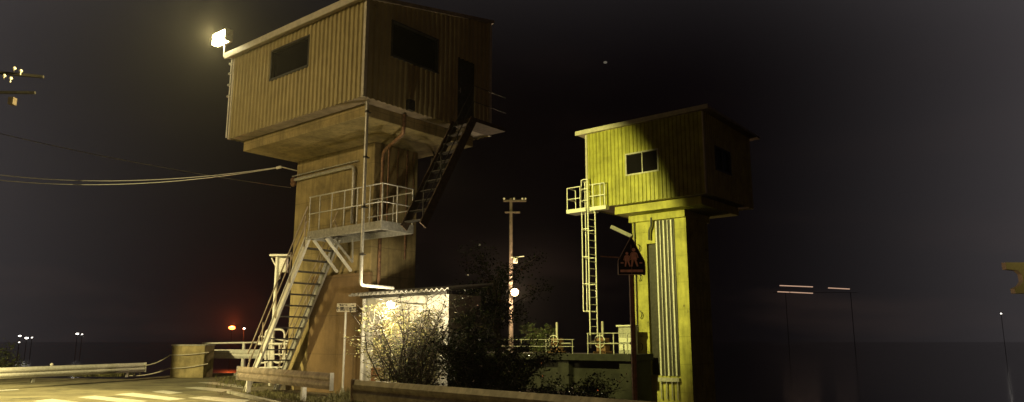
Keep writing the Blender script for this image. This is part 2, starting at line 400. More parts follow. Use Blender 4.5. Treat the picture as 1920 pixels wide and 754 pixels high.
for z in (7.9, 6.6, 5.2, 3.9): cm = MB(); cm.tube([Vector((q1.x, q1.y, z - .03)), Vector((q1.x, q1.y, z + .03))], .062, 12); cm.bar(Vector((q1.x, q1.y, z)), Vector((q1.x, q1.y, z)) + BX * .14, .03, .03); cm.build('pipe_clamp', M['dark'], dpo)
sp = MB(); e0 = onA(758, 215, 15.98); e1 = onA(757, 250, 15.98); e2 = onA(718, 285, 17.9); e3 = Vector((e2.x, e2.y, 3.15))
sp.tube(bend([e0, e1, e2, e3], .3), .055, 12); sp.build('drain_pipe', M['rust'], T1)
jb = MB(); pj = onA(768, 197, 15.55); jb.box(15.44, 15.58, pj.dot(BX) - .12, pj.dot(BX) + .12, pj.z - .18, pj.z + .14); jb.build('junction_box', M['dark'], T1, .01)
p1 = onB(551, 338, 14.9); p2 = onB(664, 311, 14.9); p3 = Vector((p2.x, p2.y, 5.3))
wp = MB(); wp.tube(bend([p1, p2, p3], .2), .055, 12); wpo = wp.build('water_pipe', M['steel'], T1)
vb = MB(); vb.sphere(p1 + AX * .02, .11); vb.sphere(p1 - ZX * .14 + AX * .03, .09); vb.tube([p1, p1 - ZX * .2], .05); vb.tube([p1 - ZX * .14 - BX * .12, p1 - ZX * .14 + BX * .12], .035); vb.build('valve', M['rust'], wpo)
tw = MB(); p4 = onB(548, 331, 14.93); p5 = onB(672, 301, 14.93); tw.tube([p4, p5], .02); 
for k in range(5): q = p4.lerp(p5, .12 + k * .19); tw.bar(q - BX * .02, q + BX * .09, .05, .05)
tw.build('conduit', M['steel'], T1)
rd = MB(); i0 = onB(527, 313, 14.6); i1 = W(22.3, 15.1, i0.z - .12); rd.tube([i0, i1], .02); rdo = rd.build('cable_bracket', M['steel'], T1)
for k in range(3): isu = MB(); isu.sphere(i0 + AX * (.05 + .09 * k), .055); isu.build('insulator', M['ceram'], rdo)
for (A, B, zt, zb_, r_) in ((17.98, 15.5, 7.8, 4.9, .03), (17.98, 15.9, 7.8, 5.6, .022), (17.98, 16.3, 7.8, 4.2, .03), (17.98, 16.6, 7.8, 5.0, .022)): cc = MB(); cc.tube([W(A, B, zt), W(A, B, zb_)], r_); cc.build('conduit', M['rust'], T1)
vp = MB(); vp.tube([W(22.62, 12.44, 8.25), W(22.62, 12.44, 11.0)], .025)
vpo = vp.build('corner_conduit', M['white'], T1)
for z in (9.7, 10.1, 10.5, 10.85): v2 = MB(); v2.bar(W(22.74, 12.44, z), W(22.56, 12.44, z), .07, .06); v2.build('clamp', M['steel'], vpo)

# ---- floodlight on that tower's corner
fp = onB(416, 72, 12.05)
FL = thing('floodlight', 'bright yellow floodlight mounted above the far left roof corner of the near tower', 'floodlight', fp)
hs = MB(); hs.box(fp.dot(AX) - .44, fp.dot(AX) - .38, 11.93, 12.2, fp.z - .2, fp.z + .22); hs.box(fp.dot(AX) - .38, fp.dot(AX) + .38, 12.12, 12.2, fp.z - .2, fp.z + .22)
hs.box(fp.dot(AX) - .38, fp.dot(AX) + .38, 11.93, 12.12, fp.z + .18, fp.z + .22)
hs.build('housing', M['steel'], FL, .01)
ln = MB(); ln.box(fp.dot(AX) - .36, fp.dot(AX) + .36, 11.9, 12.1, fp.z - .2, fp.z + .17); ln.build('lens', M['floodlens'], FL, .03)
bk = MB(); bk.tube(bend([W(fp.dot(AX), 12.16, fp.z - .2), W(fp.dot(AX), 12.16, 11.0), W(22.5, 12.4, 10.98)], .05), .022); bk.build('bracket', M['steel'], FL)
lamp('flood_lamp', 'SPOT', fp - BX * .30, P_FLOOD, (1, .80, .30), FL, aim=fp - BX * 5 - ZX * 1.2, size=.12, cone=R(158), blend=.2)

# ---- platform, stairs
ST = thing('steel_staircase', 'pale steel staircase climbing beside the near tower up to a railed landing', 'staircase', W(22.3, 13.6, 0))
zp = 4.69
PA0, PA1, PB0, PB1 = 16.02, 19.5, 13.62, 14.84
fr = MB()
fr.box(PA0, PA1, PB0, PB0 + .05, zp, zp + .25); fr.box(PA0, PA1, PB1 - .05, PB1, zp, zp + .25)
fr.box(PA0, PA0 + .05, PB0 + .052, PB1 - .052, zp, zp + .25); fr.box(PA1 - .05, PA1, PB0 + .052, PB1 - .052, zp, zp + .25)
fr.box(PA0 + .0, PA1, PB0 - .05, PB0 - .002, zp - .012, zp + .025); fr.box(17.9, 17.95, PB0 + .052, PB1 - .052, zp, zp + .2)
fr.build('platform_frame', M['steel'], ST)
gt = MB()
for k in range(12):
    B = PB0 + .1 + k * (PB1 - PB0 - .2) / 11; gt.box(PA0 + .06, PA1 - .06, B - .018, B + .018, zp + .17, zp + .2)
for A in (PA0 + .2, 17.2, 18.4, PA1 - .2): gt.box(A - .02, A + .02, PB0 + .06, PB1 - .06, zp + .165, zp + .195)
gt.build('grating', M['tread'], ST)
sA, tA, zT = 22.36, 19.42, 4.78
for B in (13.62, 14.72):
    s = MB(); p = W(sA, B, 0.02); q = W(tA, B, zT); dd = AX * .12
    s.hexa([p - dd, p + dd, p + dd + BX * .02, p - dd + BX * .02, q - dd, q + dd, q + dd + BX * .02, q - dd + BX * .02])
    # flange along the upper and lower edge, as on a channel section
    for sg in (-1, 1): s.hexa([p + dd * sg - BX * .05, p + dd * sg * 1.1 - BX * .05, p + dd * sg * 1.1 + BX * .03, p + dd * sg + BX * .03, q + dd * sg - BX * .05, q + dd * sg * 1.1 - BX * .05, q + dd * sg * 1.1 + BX * .03, q + dd * sg + BX * .03])
    s.build('stringer', M['white' if B < 14 else 'steel'], ST)
for k in range(13):
    z = .3 + k * .345; A = sA + (tA - sA) * z / zT
    t = MB(); t.box(A - .12, A + .12, 13.66, 14.70, z - .02, z + .02); t.build('tread', M['tread'], ST)
hr = MB()
for B in (13.6,):
    for h in (.95, .5):
        hr.tube(bend([W(sA + .02, B, .25 + h), W(tA + .1, B, zT + h)], .1), .022)
    for k in range(5):
        z = .15 + k * 1.08; A = sA + (tA - sA) * z / zT; hr.tube([W(A, B, z), W(A, B, z + .97)], .02)
hr.build('handrail', M['railm'], ST)
hr = MB()
for h in (.95, .5): hr.tube([W(sA + .02, 14.74, .25 + h), W(tA + .1, 14.74, zT + h)], .018)
for k in range(5):
    z = .15 + k * 1.08; A = sA + (tA - sA) * z / zT; hr.tube([W(A, 14.74, z), W(A, 14.74, z + .97)], .016)
hr.build('handrail', M['railm'], ST)
rl = MB(); zr = zp + .25
for h in (.55, 1.08):
    rl.tube([W(PA1, PB0 + .02, zr + h), W(PA0 + .02, PB0 + .02, zr + h), W(PA0 + .02, PB1, zr + h)], .02)
    rl.tube([W(18.1, PB1 - .03, zr + h - .1), W(PA0 + .02, PB1 - .03, zr + h - .1)], .018)
for A in (19.45, 18.95, 18.35, 17.75, 17.15, 16.58, 16.04): rl.tube([W(A, PB0 + .02, zr - .02), W(A, PB0 + .02, zr + 1.08)], .018 if A != 16.04 else .025)
for B in (14.2, 14.8): rl.tube([W(16.04, B, zr - .02), W(16.04, B, zr + 1.08)], .022)
for A in (17.6, 16.9): rl.tube([W(A, PB1 - .03, zr - .02), W(A, PB1 - .03, zr + .98)], .016)
rl.build('landing_railing', M['steel'], ST)
for (x0, y0, x1, y1) in ((588, 450, 632, 510), (612, 447, 658, 508)):
    s = MB(); s.bar(onB(x0, y0, PB0 + .04), onB(x1, y1, 14.83), .07, .07); s.build('brace', M['white'], ST)
s = MB(); s.bar(onB(626, 448, 14.0), onB(661, 492, 14.83), .05, .05); s.bar(onB(661, 446, 14.8), onB(661, 492, 14.8), .04, .04); s.build('brace', M['steel'], ST)

# ---- upper stair on the shaded side
US = thing('upper_staircase', 'dim steel stair rising up the shaded side of the near tower to its door', 'staircase', W(15.2, 14.0, 4.8))
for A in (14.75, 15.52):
    s = MB(); s.bar(W(A, 14.0, 4.72), W(A, 16.0, 8.2), .05, .26); s.build('stringer', M['dimsteel'], US)
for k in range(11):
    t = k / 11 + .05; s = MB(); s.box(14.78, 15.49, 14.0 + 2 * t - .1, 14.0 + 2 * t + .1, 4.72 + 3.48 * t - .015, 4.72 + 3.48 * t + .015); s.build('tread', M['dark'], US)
s = MB(); s.box(14.75, 15.52, 16.0, 17.5, 8.14, 8.26); s.build('door_landing', M['dimsteel'], US)
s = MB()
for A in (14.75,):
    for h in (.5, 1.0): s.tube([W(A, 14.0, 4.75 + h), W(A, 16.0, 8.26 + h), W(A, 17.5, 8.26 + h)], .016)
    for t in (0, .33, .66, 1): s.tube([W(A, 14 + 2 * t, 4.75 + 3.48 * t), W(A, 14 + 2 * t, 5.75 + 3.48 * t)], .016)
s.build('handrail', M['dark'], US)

# ---- far tower
T2 = thing('gate_tower', 'farther watergate tower lit yellow green with a two-pane window in its corrugated cabin', 'tower', W(16.5, 31, -1.8))
A0, A1, B0, B1 = 13.42, 19.42, 29.09, 34.1
fw = [(A1 - 17.22, A1 - 15.62, 9.08, 10.02)]; sw = [(1.1, 2.6, 9.0, 10.0)]
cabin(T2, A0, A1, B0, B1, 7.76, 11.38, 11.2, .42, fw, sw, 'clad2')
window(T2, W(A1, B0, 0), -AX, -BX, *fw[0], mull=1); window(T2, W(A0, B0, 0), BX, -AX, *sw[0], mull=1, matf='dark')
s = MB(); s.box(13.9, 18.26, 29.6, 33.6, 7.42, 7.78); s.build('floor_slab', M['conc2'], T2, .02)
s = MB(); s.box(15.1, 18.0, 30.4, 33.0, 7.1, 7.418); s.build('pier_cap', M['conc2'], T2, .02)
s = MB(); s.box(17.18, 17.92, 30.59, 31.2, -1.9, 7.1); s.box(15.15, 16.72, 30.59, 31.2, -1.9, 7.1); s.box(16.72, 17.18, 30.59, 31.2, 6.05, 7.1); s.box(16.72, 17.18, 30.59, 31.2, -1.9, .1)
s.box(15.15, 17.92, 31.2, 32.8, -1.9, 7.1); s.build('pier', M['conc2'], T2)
for k in range(5):
    A = 16.60 - k * .19; s = MB(); s.tube(bend([W(A, 30.5, 7.05), W(A, 30.5, .1)], .1), .045 if k % 2 == 0 else .03, 10); s.build('riser_pipe', M['white' if k % 2 == 0 else 'steel'], T2)
s = MB(); s.box(16.735, 17.165, 30.75, 30.8, .12, 6.03); s.build('slot_plate', M['dark'], T2)  # dark plate set in the recess to keep the slot black
s = MB(); s.box(15.72, 16.70, 30.545, 30.585, .1, 7.08); s.build('pipe_shade_sheet', M['dark'], T2)  # dark sheet standing in for the shade between the riser pipes
s = MB(); s.box(15.7, 16.72, 30.38, 30.585, -.15, .02)
for k in range(4): s.tube([W(15.8 + k * .27, 30.46, -.9), W(15.8 + k * .27, 30.46, -.1)], .03)
s.build('pipe_bracket', M['steel'], T2)
s = MB(); s.tube([W(17.75, 30.5, 7.1), W(17.75, 30.5, 1.2)], .025)
for y in (465, 500, 520, 590, 650):
    q = onB(1196, y, 30.5); s.tube(arc(W(17.6, 30.5, q.z), -AX * .8 - BX * .3, ZX, .16, -1.5, 1.5, 8), .02)
s.build('step_irons', M['dark'], T2)
s = MB(); s.tube(bend([onB(1221, 408, 30.4), onB(1221, 424, 30.4), onB(1217, 432, 30.4), onB(1217, 450, 30.4)], .1), .05); s.build('outlet_pipe', M['dark'], T2)
s = MB(); s.bar(onB(1145, 425, 29.8), onB(1184, 443, 30.5), .1, .16); s.build('support_arm', M['steel'], T2)

# ---- caged ladder of the far tower
LD = thing('caged_ladder', 'tall white caged ladder with a small railed platform beside the lit far tower', 'ladder', W(19.2, 29.1, 1.1))
lb = onB(1110, 620, 28.9); LA = lb.dot(AX); LB = 28.75
for db in (0, .6):
    s = MB(); s.tube([W(LA, LB + db, 1.3), W(LA, LB + db, 9.1)], .032, 8); s.build('rail', M['white'], LD)
z = 1.6
while z < 8.8: s = MB(); s.tube([W(LA, LB, z), W(LA, LB + .6, z)], .02, 6); z += .33; s.build('rung', M['white'], LD)
zs = [2.95, 4.2, 5.45, 6.75, 8.1, 8.65, 9.1]
for z in zs:
    s = MB(); s.tube([W(LA, LB, z)] + arc(W(LA + .12, LB + .3, z), -BX, AX, .36, .1, math.pi - .1, 10) + [W(LA, LB + .6, z)], .026, 6); s.build('cage_hoop', M['white'], LD)
for t in (1.15, 2.0):
    s = MB(); c_ = W(LA + .12, LB + .3, 0) + (-BX * math.cos(t) + AX * math.sin(t)) * .36; s.tube([c_ + ZX * 2.95, c_ + ZX * 9.1], .028, 6); s.build('cage_bar', M['white'], LD)
s = MB(); s.box(LA + .1, LA + 1.2, 28.7, 29.5, 7.58, 7.76); s.box(18.2, LA - .1, 28.75, 29.05, 7.58, 7.76); s.box(LA - .1, LA + .1, 29.3, 29.5, 7.58, 7.76); s.build('platform', M['white'], LD)
s = MB()
for h in (.5, 1.05): s.tube([W(LA + .42, 28.75, 7.76 + h), W(LA + 1.17, 28.75, 7.76 + h), W(LA + 1.17, 29.45, 7.76 + h)], .026, 6); s.tube([W(LA - .12, 28.75, 7.76 + h), W(18.25, 28.75, 7.76 + h)], .026, 6)
for A in (LA + 1.17, LA + .42, LA - .3, LA - .7, 18.25): s.tube([W(A, 28.75, 7.74), W(A, 28.75, 8.81)], .026, 6)
s.tube([W(LA + 1.17, 29.45, 7.74), W(LA + 1.17, 29.45, 8.81)], .026, 6)
s.build('platform_railing', M['white'], LD)

# ---- gate bridge between the towers with its hoists and rails
GB = thing('gate_bridge', 'low dark concrete bridge over the river gates left of the lit far tower', 'bridge', W(20, 29, -1.8))
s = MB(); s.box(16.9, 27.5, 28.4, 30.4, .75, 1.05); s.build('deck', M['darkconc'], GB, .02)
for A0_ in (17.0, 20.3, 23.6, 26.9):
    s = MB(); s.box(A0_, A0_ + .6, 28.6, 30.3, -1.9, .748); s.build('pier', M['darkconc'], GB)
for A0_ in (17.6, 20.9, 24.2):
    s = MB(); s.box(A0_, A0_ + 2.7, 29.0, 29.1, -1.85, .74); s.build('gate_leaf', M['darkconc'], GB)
s = MB()
for h in (.45, .9):
    s.tube([W(17.0, 28.5, 1.05 + h), W(19.2, 28.5, 1.05 + h)], .025, 6); s.tube([W(19.9, 28.5, 1.05 + h * .7), W(24.5, 28.5, 1.05 + h * .7)], .018, 6)
for A in (17.1, 17.8, 18.5, 19.15): s.tube([W(A, 28.5, 1.03), W(A, 28.5, 1.95)], .03, 6)
for A in (20, 21.5, 23, 24.5): s.tube([W(A, 28.5, 1.03), W(A, 28.5, 1.68)], .02, 6)
s.build('railing', M['steel'], GB)
hoists = []
for i, (A, lab) in enumerate(((19.0, 'gate hoist with handwheel under the foot of the white caged ladder'), (21.6, 'gate hoist standing farther left on the low gate bridge'))):
    h = thing('gate_hoist', lab, 'machine', W(A, 29.5, 1.05), 'hoists on the gate bridge')
    s = MB(); s.box(A - .35, A + .35, 29.2, 29.8, 1.05, 1.15); s.box(A - .25, A + .25, 29.3, 29.7, 1.15, 1.75); s.build('gearbox', M['rust'], h, .03)
    s = MB(); s.tube([W(A, 29.5, 1.75), W(A, 29.5, 2.5)], .06, 8); s.tube([W(A - .8, 29.5, 1.5), W(A + .8, 29.5, 1.5)], .04, 8); s.build('spindle', M['steel'], h)
    s = MB(); s.tube(arc(W(A, 29.22, 1.6), AX, ZX, .28, 0, 2 * math.pi, 16), .022, 6)
    for k in range(4): t = k * math.pi / 2; s.tube([W(A, 29.22, 1.6), W(A + .28 * math.cos(t), 29.22, 1.6 + .28 * math.sin(t))], .014, 6)
    s.tube([W(A, 29.22, 1.6), W(A, 29.32, 1.6)], .02, 6)
    s.build('handwheel', M['white'], h)
cb = thing('control_cabinet', 'pale control cabinet on the gate bridge beside the lit far tower', 'cabinet', W(17.6, 29.6, 1.05))
s = MB(); s.box(17.35, 18.1, 29.4, 29.8, 1.05, 2.25); s.build('cabinet_body', M['steel'], cb, .02)
s = MB(); s.box(17.4, 18.05, 29.37, 29.398, 1.2, 1.75); so = s.build('door', M['white'], cb); s = MB(); s.tube([W(17.47, 29.35, 1.45), W(17.47, 29.35, 1.58)], .015); s.build('handle', M['dark'], so)
s = MB(); s.box(17.3, 18.15, 29.3, 29.85, 2.25, 2.32); s.build('cabinet_roof', M['white'], cb)

# ================================================================== SHED
SH = thing('pump_shed', 'small white shed with wavy corrugated roof against the foot of the near tower', 'shed', W(16, 15.6, 0))
s = MB(); s.box(14.3, 17.8, 14.6, 15.9, 0, 2.86); s.build('wall', M['shed'], SH)
rf = MB(); nA = 120
top = []; Afrom, Ato = 14.0, 18.2
for i in range(nA + 1):
    A = Afrom + (Ato - Afrom) * i / nA; o = .035 * math.sin(2 * math.pi * (A - Afrom) / .2)
    for (B, z) in ((14.28, 2.98), (16.1, 3.2)): top.append(W(A, B, z + o))
rf.add(top + [p - ZX * .03 for p in top], [(2 * i, 2 * i + 1, 2 * i + 3, 2 * i + 2) for i in range(nA)] + [(2 * (nA + 1) + 2 * i, 2 * (nA + 1) + 2 * i + 2, 2 * (nA + 1) + 2 * i + 3, 2 * (nA + 1) + 2 * i + 1) for i in range(nA)]
       + [(2 * i, 2 * i + 2, 2 * (nA + 1) + 2 * i + 2, 2 * (nA + 1) + 2 * i) for i in range(nA)])
rf.build('corrugated_roof', M['steel'], SH)
s = MB(); s.bar(W(14.25, 14.5, 2.9), W(17.9, 14.5, 2.9), .06, .06); s.build('eave_beam', M['dark'], SH)
s = MB(); s.tube([W(17.72, 14.5, 0), W(17.72, 14.5, 2.84)], .055); s.build('corner_post', M['white'], SH)
s = MB(); s.box(16.35, 17.45, 14.55, 14.597, .05, 2.2); so = s.build('door', M['shed'], SH); s = MB(); s.box(16.75, 17.35, 14.537, 14.549, .2, .85); s.build('lower_panel', M['wood'], so)
s = MB(); s.box(16.5, 17.3, 14.535, 14.549, 1.1, 2.1); s.build('door_panel', M['blockc'], so); s = MB(); s.tube([W(16.46, 14.5, .95), W(16.46, 14.5, 1.08)], .018); s.build('handle', M['steel'], so)
s = MB(); s.box(16.25, 16.345, 14.55, 14.597, 0, 2.3); s.box(17.455, 17.55, 14.55, 14.597, 0, 2.3); s.box(16.345, 17.455, 14.55, 14.597, 2.205, 2.3); s.build('door_frame', M['white'], SH)
s = MB(); s.box(14.7, 15.7, 14.56, 14.597, 1.1, 2.0); so = s.build('window', M['frame'], SH); s = MB(); s.box(14.76, 15.64, 14.552, 14.559, 1.16, 1.94); s.build('pane', M['glass'], so)
lp = onB(733, 572, 13.3); 
SL = thing('wall_lamp', 'glowing lamp under the eave of the small shed', 'lamp', lp)
s = MB(); s.sphere(lp, .10, sz=.8); s.build('globe', M['shedlens'], SL)
s = MB(); s.tube([lp + ZX * .07, lp + ZX * .07 + BX * 1.29], .025); s.tube([lp + ZX * .06, lp + ZX * .1], .09); s.build('fitting', M['steel'], SL)
lamp('shed_bulb', 'POINT', lp - BX * .2 - ZX * .12, P_SHED, (1, .84, .52), SL, size=.1)

# ================================================================== RAILS
def wbeam(mb, p, q, h=.42, up=.78, out=None):
    """W-section beam between p and q (ground points); out = direction the face looks"""
    prof = [(0.0, 0), (.012, .02), (.06, .10), (.06, .15), (.012, .21), (.06, .27), (.06, .32), (.012, .40), (0, .42)]
    pts = [(o, up - .42 + z) for o, z in prof]
    back = [(o - .012, z) for o, z in reversed(pts)]
    ring = pts + back; n = len(ring); L = (q - p).length; seg = max(1, int(L / 1.5)); vs = []
    for i in range(seg + 1):
        c = p.lerp(q, i / seg)
        for o, z in ring: vs.append(c + out * o + ZX * z)
    fs = [(i * n + k, i * n + (k + 1) % n, (i + 1) * n + (k + 1) % n, (i + 1) * n + k) for i in range(seg) for k in range(n)]
    mb.add(vs, fs + [tuple(range(n))[::-1], tuple(seg * n + k for k in range(n))])
def guardrail(name, label, p, q, posts, m, pm_, out, up=.78, group='guardrails along the road', sq=.12):
    p = Vector(p); q = Vector(q); p.z = q.z = 0
    r = thing(name, label, 'guardrail', p, group)
    b = MB(); wbeam(b, p, q, up=up, out=out); b.build('beam', m, r)
    for t in posts:
        c = p.lerp(q, t) - out * (sq / 2 + .02); s = MB(); s.bar(c, c + ZX * (up - .02), sq, sq, up=out); s.build('post', pm_, r)
    e = MB()
    for c, d in ((p, (p - q).normalized()), (q, (q - p).normalized())):
        e.hexa([c + d * .005 - out * .03 + ZX * (up - .43), c + d * .005 + out * .08 + ZX * (up - .43), c + d * .02 + out * .08 + ZX * (up - .43), c + d * .02 - out * .03 + ZX * (up - .43),
                c + d * .005 - out * .03 + ZX * (up + .01), c + d * .005 + out * .08 + ZX * (up + .01), c + d * .02 + out * .08 + ZX * (up + .01), c + d * .02 - out * .03 + ZX * (up + .01)])
    e.build('end_plate', pm_, r)
    return r
def outof(p, q):
    d = (Vector(q) - Vector(p)).normalized(); o = Vector((d.y, -d.x, 0))
    return o if o.y < 0 else -o
a1 = gr(449, 687, .8); a2 = gr(624, 700, .8)
guardrail('guardrail', 'short weathered steel guardrail in front of the staircase foot', a1, a2, (.1, .72), M['railm'], M['white'], outof(a1, a2), .8)
c1 = gr(665, 712, .8); c2 = gr(1000, 740, .8); c3 = c2 + (c2 - c1) * 2.2; c3 = gr(1262, 756, .8) ; c4 = c3 + (c3 - c2) * 4
guardrail('guardrail', 'long reddish brown guardrail running from the shed out of the picture to the right', c1, c1 + (c3 - c1) * 3.2, (.02, .14, .26, .4, .55, .7, .85, .98), M['railm'], M['railm'], outof(c1, c3), .8)
l1 = gr(272, 680, .62); l0 = l1 + (gr(-10, 690, .62) - l1) * 2.2
guardrail('guardrail', 'pale guardrail at the left edge of the road, ending in a loose rope', l1, l0, (.06, .35, .65, .95), M['white'], M['steel'], outof(l1, l0), .62)
rb = thing('reflector', 'small round white reflector on top of the left guardrail', 'reflector', gr(97, 684, .65)); q = gr(97, 684, .66); s = MB(); s.sphere(q, .07); s.tube([q - ZX * .1, q], .02); s.build('reflector_head', M['ceram'], rb)
# river parapet of pipe and beams behind the stairs
r0 = Vector((-14.75, 36.2, 0)); r1 = Vector((-11.3, 36.2, 0))
RP = thing('parapet_rail', 'white parapet rail of one pipe over a broad beam behind the staircase foot', 'railing', r0)
s = MB(); s.tube([r0 + ZX * 1.5, r1 + ZX * 1.56], .045); s.build('top_pipe', M['white'], RP)
s = MB(); wbeam(s, r0 - Vector((0, .12, 0)), r1 - Vector((0, .12, 0)), up=1.22, out=Vector((0, -1, 0))); s.build('beam', M['white'], RP)
for x in (-14.5, -12.75, -11.5):
    s = MB(); s.hexa([Vector((x - .07, 36.1, 0)), Vector((x + .07, 36.1, 0)), Vector((x + .07, 36.4, 0)), Vector((x - .07, 36.4, 0)), Vector((x - .05, 36.1, 1.5)), Vector((x + .05, 36.1, 1.5)), Vector((x + .05, 36.2, 1.5)), Vector((x - .05, 36.2, 1.5))]); s.build('post', M['white'], RP)
s = MB(); s.bxyz(-14.75, -11.3, 36.0, 36.5, 0, .12); s.build('footing', M['kerb'], RP)
# concrete block with ropes
bl0 = gr(316, 709); bl1 = gr(376, 706)
CB = thing('concrete_block', 'square yellowish concrete block wound with rope beside the white parapet rail', 'block', bl0)
s = MB(); x0, x1, y0 = bl0.x, bl0.x + 1.48, 34.0; s.bxyz(x0, x1, y0, y0 + 1.1, 0, 1.4); s.build('block_body', M['blockc'], CB, .03)
s = MB(); s.bxyz(x0 - .03, x1 + .03, y0 - .03, y0 + 1.13, 1.4, 1.46); s.build('coping', M['kerb'], CB, .01)
RO = thing('rope', 'pale mooring rope sagging from the left guardrail end around the concrete block', 'rope', l1 - ZX * .1)
def sag(p, q, s_, n=14): return [p.lerp(q, t / n) - ZX * s_ * 4 * (t / n) * (1 - t / n) for t in range(n + 1)]
s = MB()
s.tube(sag(Vector((l1.x, l1.y, .5)), Vector((x0 - .03, y0 - .06, 1.0)), .1), .028, 6)
s.tube(sag(Vector((x0 - .03, y0 - .06, 1.0)), Vector((x1 + .2, y0 - .06, 1.12)), .04), .025, 6)
s.build('upper_line', M['rope'], RO)
s = MB(); s.tube(sag(Vector((l1.x - .8, l1.y + .1, .03)), Vector((x0 - .03, y0 - .06, .42)), .12), .028, 6)
s.tube(sag(Vector((x0 - .03, y0 - .06, .42)), Vector((x1 + .2, y0 - .06, .62)), .05), .025, 6); s.build('lower_line', M['rope'], RO)

# ---- white pipe barrier and gauge post behind the stairs
py_ = 27.6
def P2(x, y, Y=27.6): return atY(x, y, Y)
PBR = thing('pipe_barrier', 'white bent pipe barrier seen between the staircase stringers', 'barrier', P2(520, 700))
s = MB()
s.tube(bend([P2(498, 702), P2(498, 618), P2(534, 618), P2(534, 702)], .2), .04, 8)
s.tube(bend([P2(486, 645), P2(486, 630), P2(552, 642), P2(552, 646)], .05), .03, 8)
s.tube([P2(484, 645), P2(552, 645)], .045, 8); s.tube([P2(484, 664), P2(552, 665)], .025, 8)
s.tube([P2(484, 690), P2(552, 688)], .035, 8)
s.tube(bend([P2(513, 650), P2(513, 680), P2(531, 680), P2(531, 652)], .22), .04, 8)
s.tube(bend([P2(505, 650), P2(505, 679), P2(488, 681)], .15), .035, 8)
for x in (510, 524, 541): s.tube([P2(x, 645), P2(x, 668)], .03, 8)
for x in (520, 541): s.tube([P2(x, 688), P2(x, 706)], .04, 8)
s.build('pipe_frame', M['white'], PBR)
GP = thing('gauge_post', 'slim pale post with a small flat hood rising left of the staircase', 'post', Vector((P2(514, 600).x, 28.2, 0)))
gx = P2(517, 540, 28.2).x
s = MB(); s.tube([(gx, 28.2, 0), (gx, 28.2, 4.75)], .07, 10); s.tube([(gx + .12, 28.2, 3.9), (gx + .12, 28.2, 4.75)], .03); s.build('post_tube', M['white'], GP)
s = MB(); s.bxyz(gx - .25, gx + .5, 28.0, 28.5, 4.75, 4.83); s.build('hood', M['white'], GP, .01)
s = MB(); s.bxyz(gx + .1, gx + .38, 28.1, 28.35, 4.15, 4.7); s.build('gauge_box', M['steel'], GP, .02)
s = MB(); s.bar((gx - .22, 28.2, 4.7), (gx, 28.2, 4.3), .04, .04); s.bar((gx + .4, 28.2, 4.75), (gx + .1, 28.2, 4.3), .04, .04); s.build('strut', M['white'], GP)

# ================================================================== SIGNS
sf = gr(642, 742); SG = thing('name_sign', 'small cream name board with dark characters on a slim white post before the tower wall', 'sign', sf)
tp = atY(645, 577, sf.y)
s = MB(); s.tube([sf + ZX * .02, Vector((sf.x, sf.y, tp.z - .12))], .034, 10); s.build('post', M['white'], SG)
s = MB(); s.tube([sf, sf + ZX * .22], .13, 12, r2=.04); s.build('post_foot', M['kerb'], SG)
ux = Vector((1, 0, 0)); cc_ = Vector((sf.x + .02, sf.y - .05, tp.z)); hw, hh = .29, .13
s = MB(); s.hexa([cc_ + Vector(v) for v in ((-hw, 0, -hh), (hw, 0, -hh), (hw, .02, -hh), (-hw, .02, -hh), (-hw, 0, hh), (hw, 0, hh), (hw, .02, hh), (-hw, .02, hh))]); bo = s.build('board', M['signface'], SG, .004)
def text(body, size, loc, m, parent, ext=.002):
    cu = bpy.data.curves.new('lettering', 'FONT'); cu.body = body; cu.size = size; cu.align_x = 'CENTER'; cu.align_y = 'CENTER'; cu.extrude = ext; cu.offset = .004
    to = bpy.data.objects.new('lettering', cu); COL.objects.link(to)
    dg = bpy.context.evaluated_depsgraph_get(); me = bpy.data.meshes.new_from_object(to.evaluated_get(dg)); bpy.data.objects.remove(to)
    me.materials.clear(); me.materials.append(m)
    o = bpy.data.objects.new('lettering', me); COL.objects.link(o); o.rotation_euler = (R(90), 0, 0); o.parent = parent; o.location = Vector(loc) - WL[parent.name]
    return o
text('千間川水門', .128, cc_ + Vector((0, -.004, -.045)), M['signtext'], bo)
text('せんげん', .062, cc_ + Vector((-.09, -.004, .075)), M['signtext'], bo)

sy = 15.0; sc = atY(1187, 482, sy); k_ = sy / 1400 * 1.035
WS = thing('crossing_sign', 'dark five-sided school crossing sign showing two walking children on a rusty post', 'sign', Vector((atY(1186, 560, sy).x, sy, 0)))
bx_ = WL[WS.name].x
s = MB(); s.tube([(bx_, sy + .05, 0), (bx_, sy + .05, sc.z + .25)], .052, 12); s.build('post', M['rust'], WS)
def SP(x, y, o=0): return Vector((bx_ + (x - 1186.5) * k_, sy - o, sc.z + (482 - y) * k_))
outl = [(1187, 444), (1211, 491), (1211, 514), (1162, 514), (1162, 489)]
s = MB(); s.prism([SP(*p) for p in outl], (0, .02, 0)); plo = s.build('sign_plate', M['signblk'], WS)
s = MB(); o2 = [SP(x, y, .004) for x, y in outl]
for i in range(5): s.bar(o2[i], o2[(i + 1) % 5], .012, .012, up=Vector((0, 1, 0)))
s.build('sign_rim', M['railm'], plo)
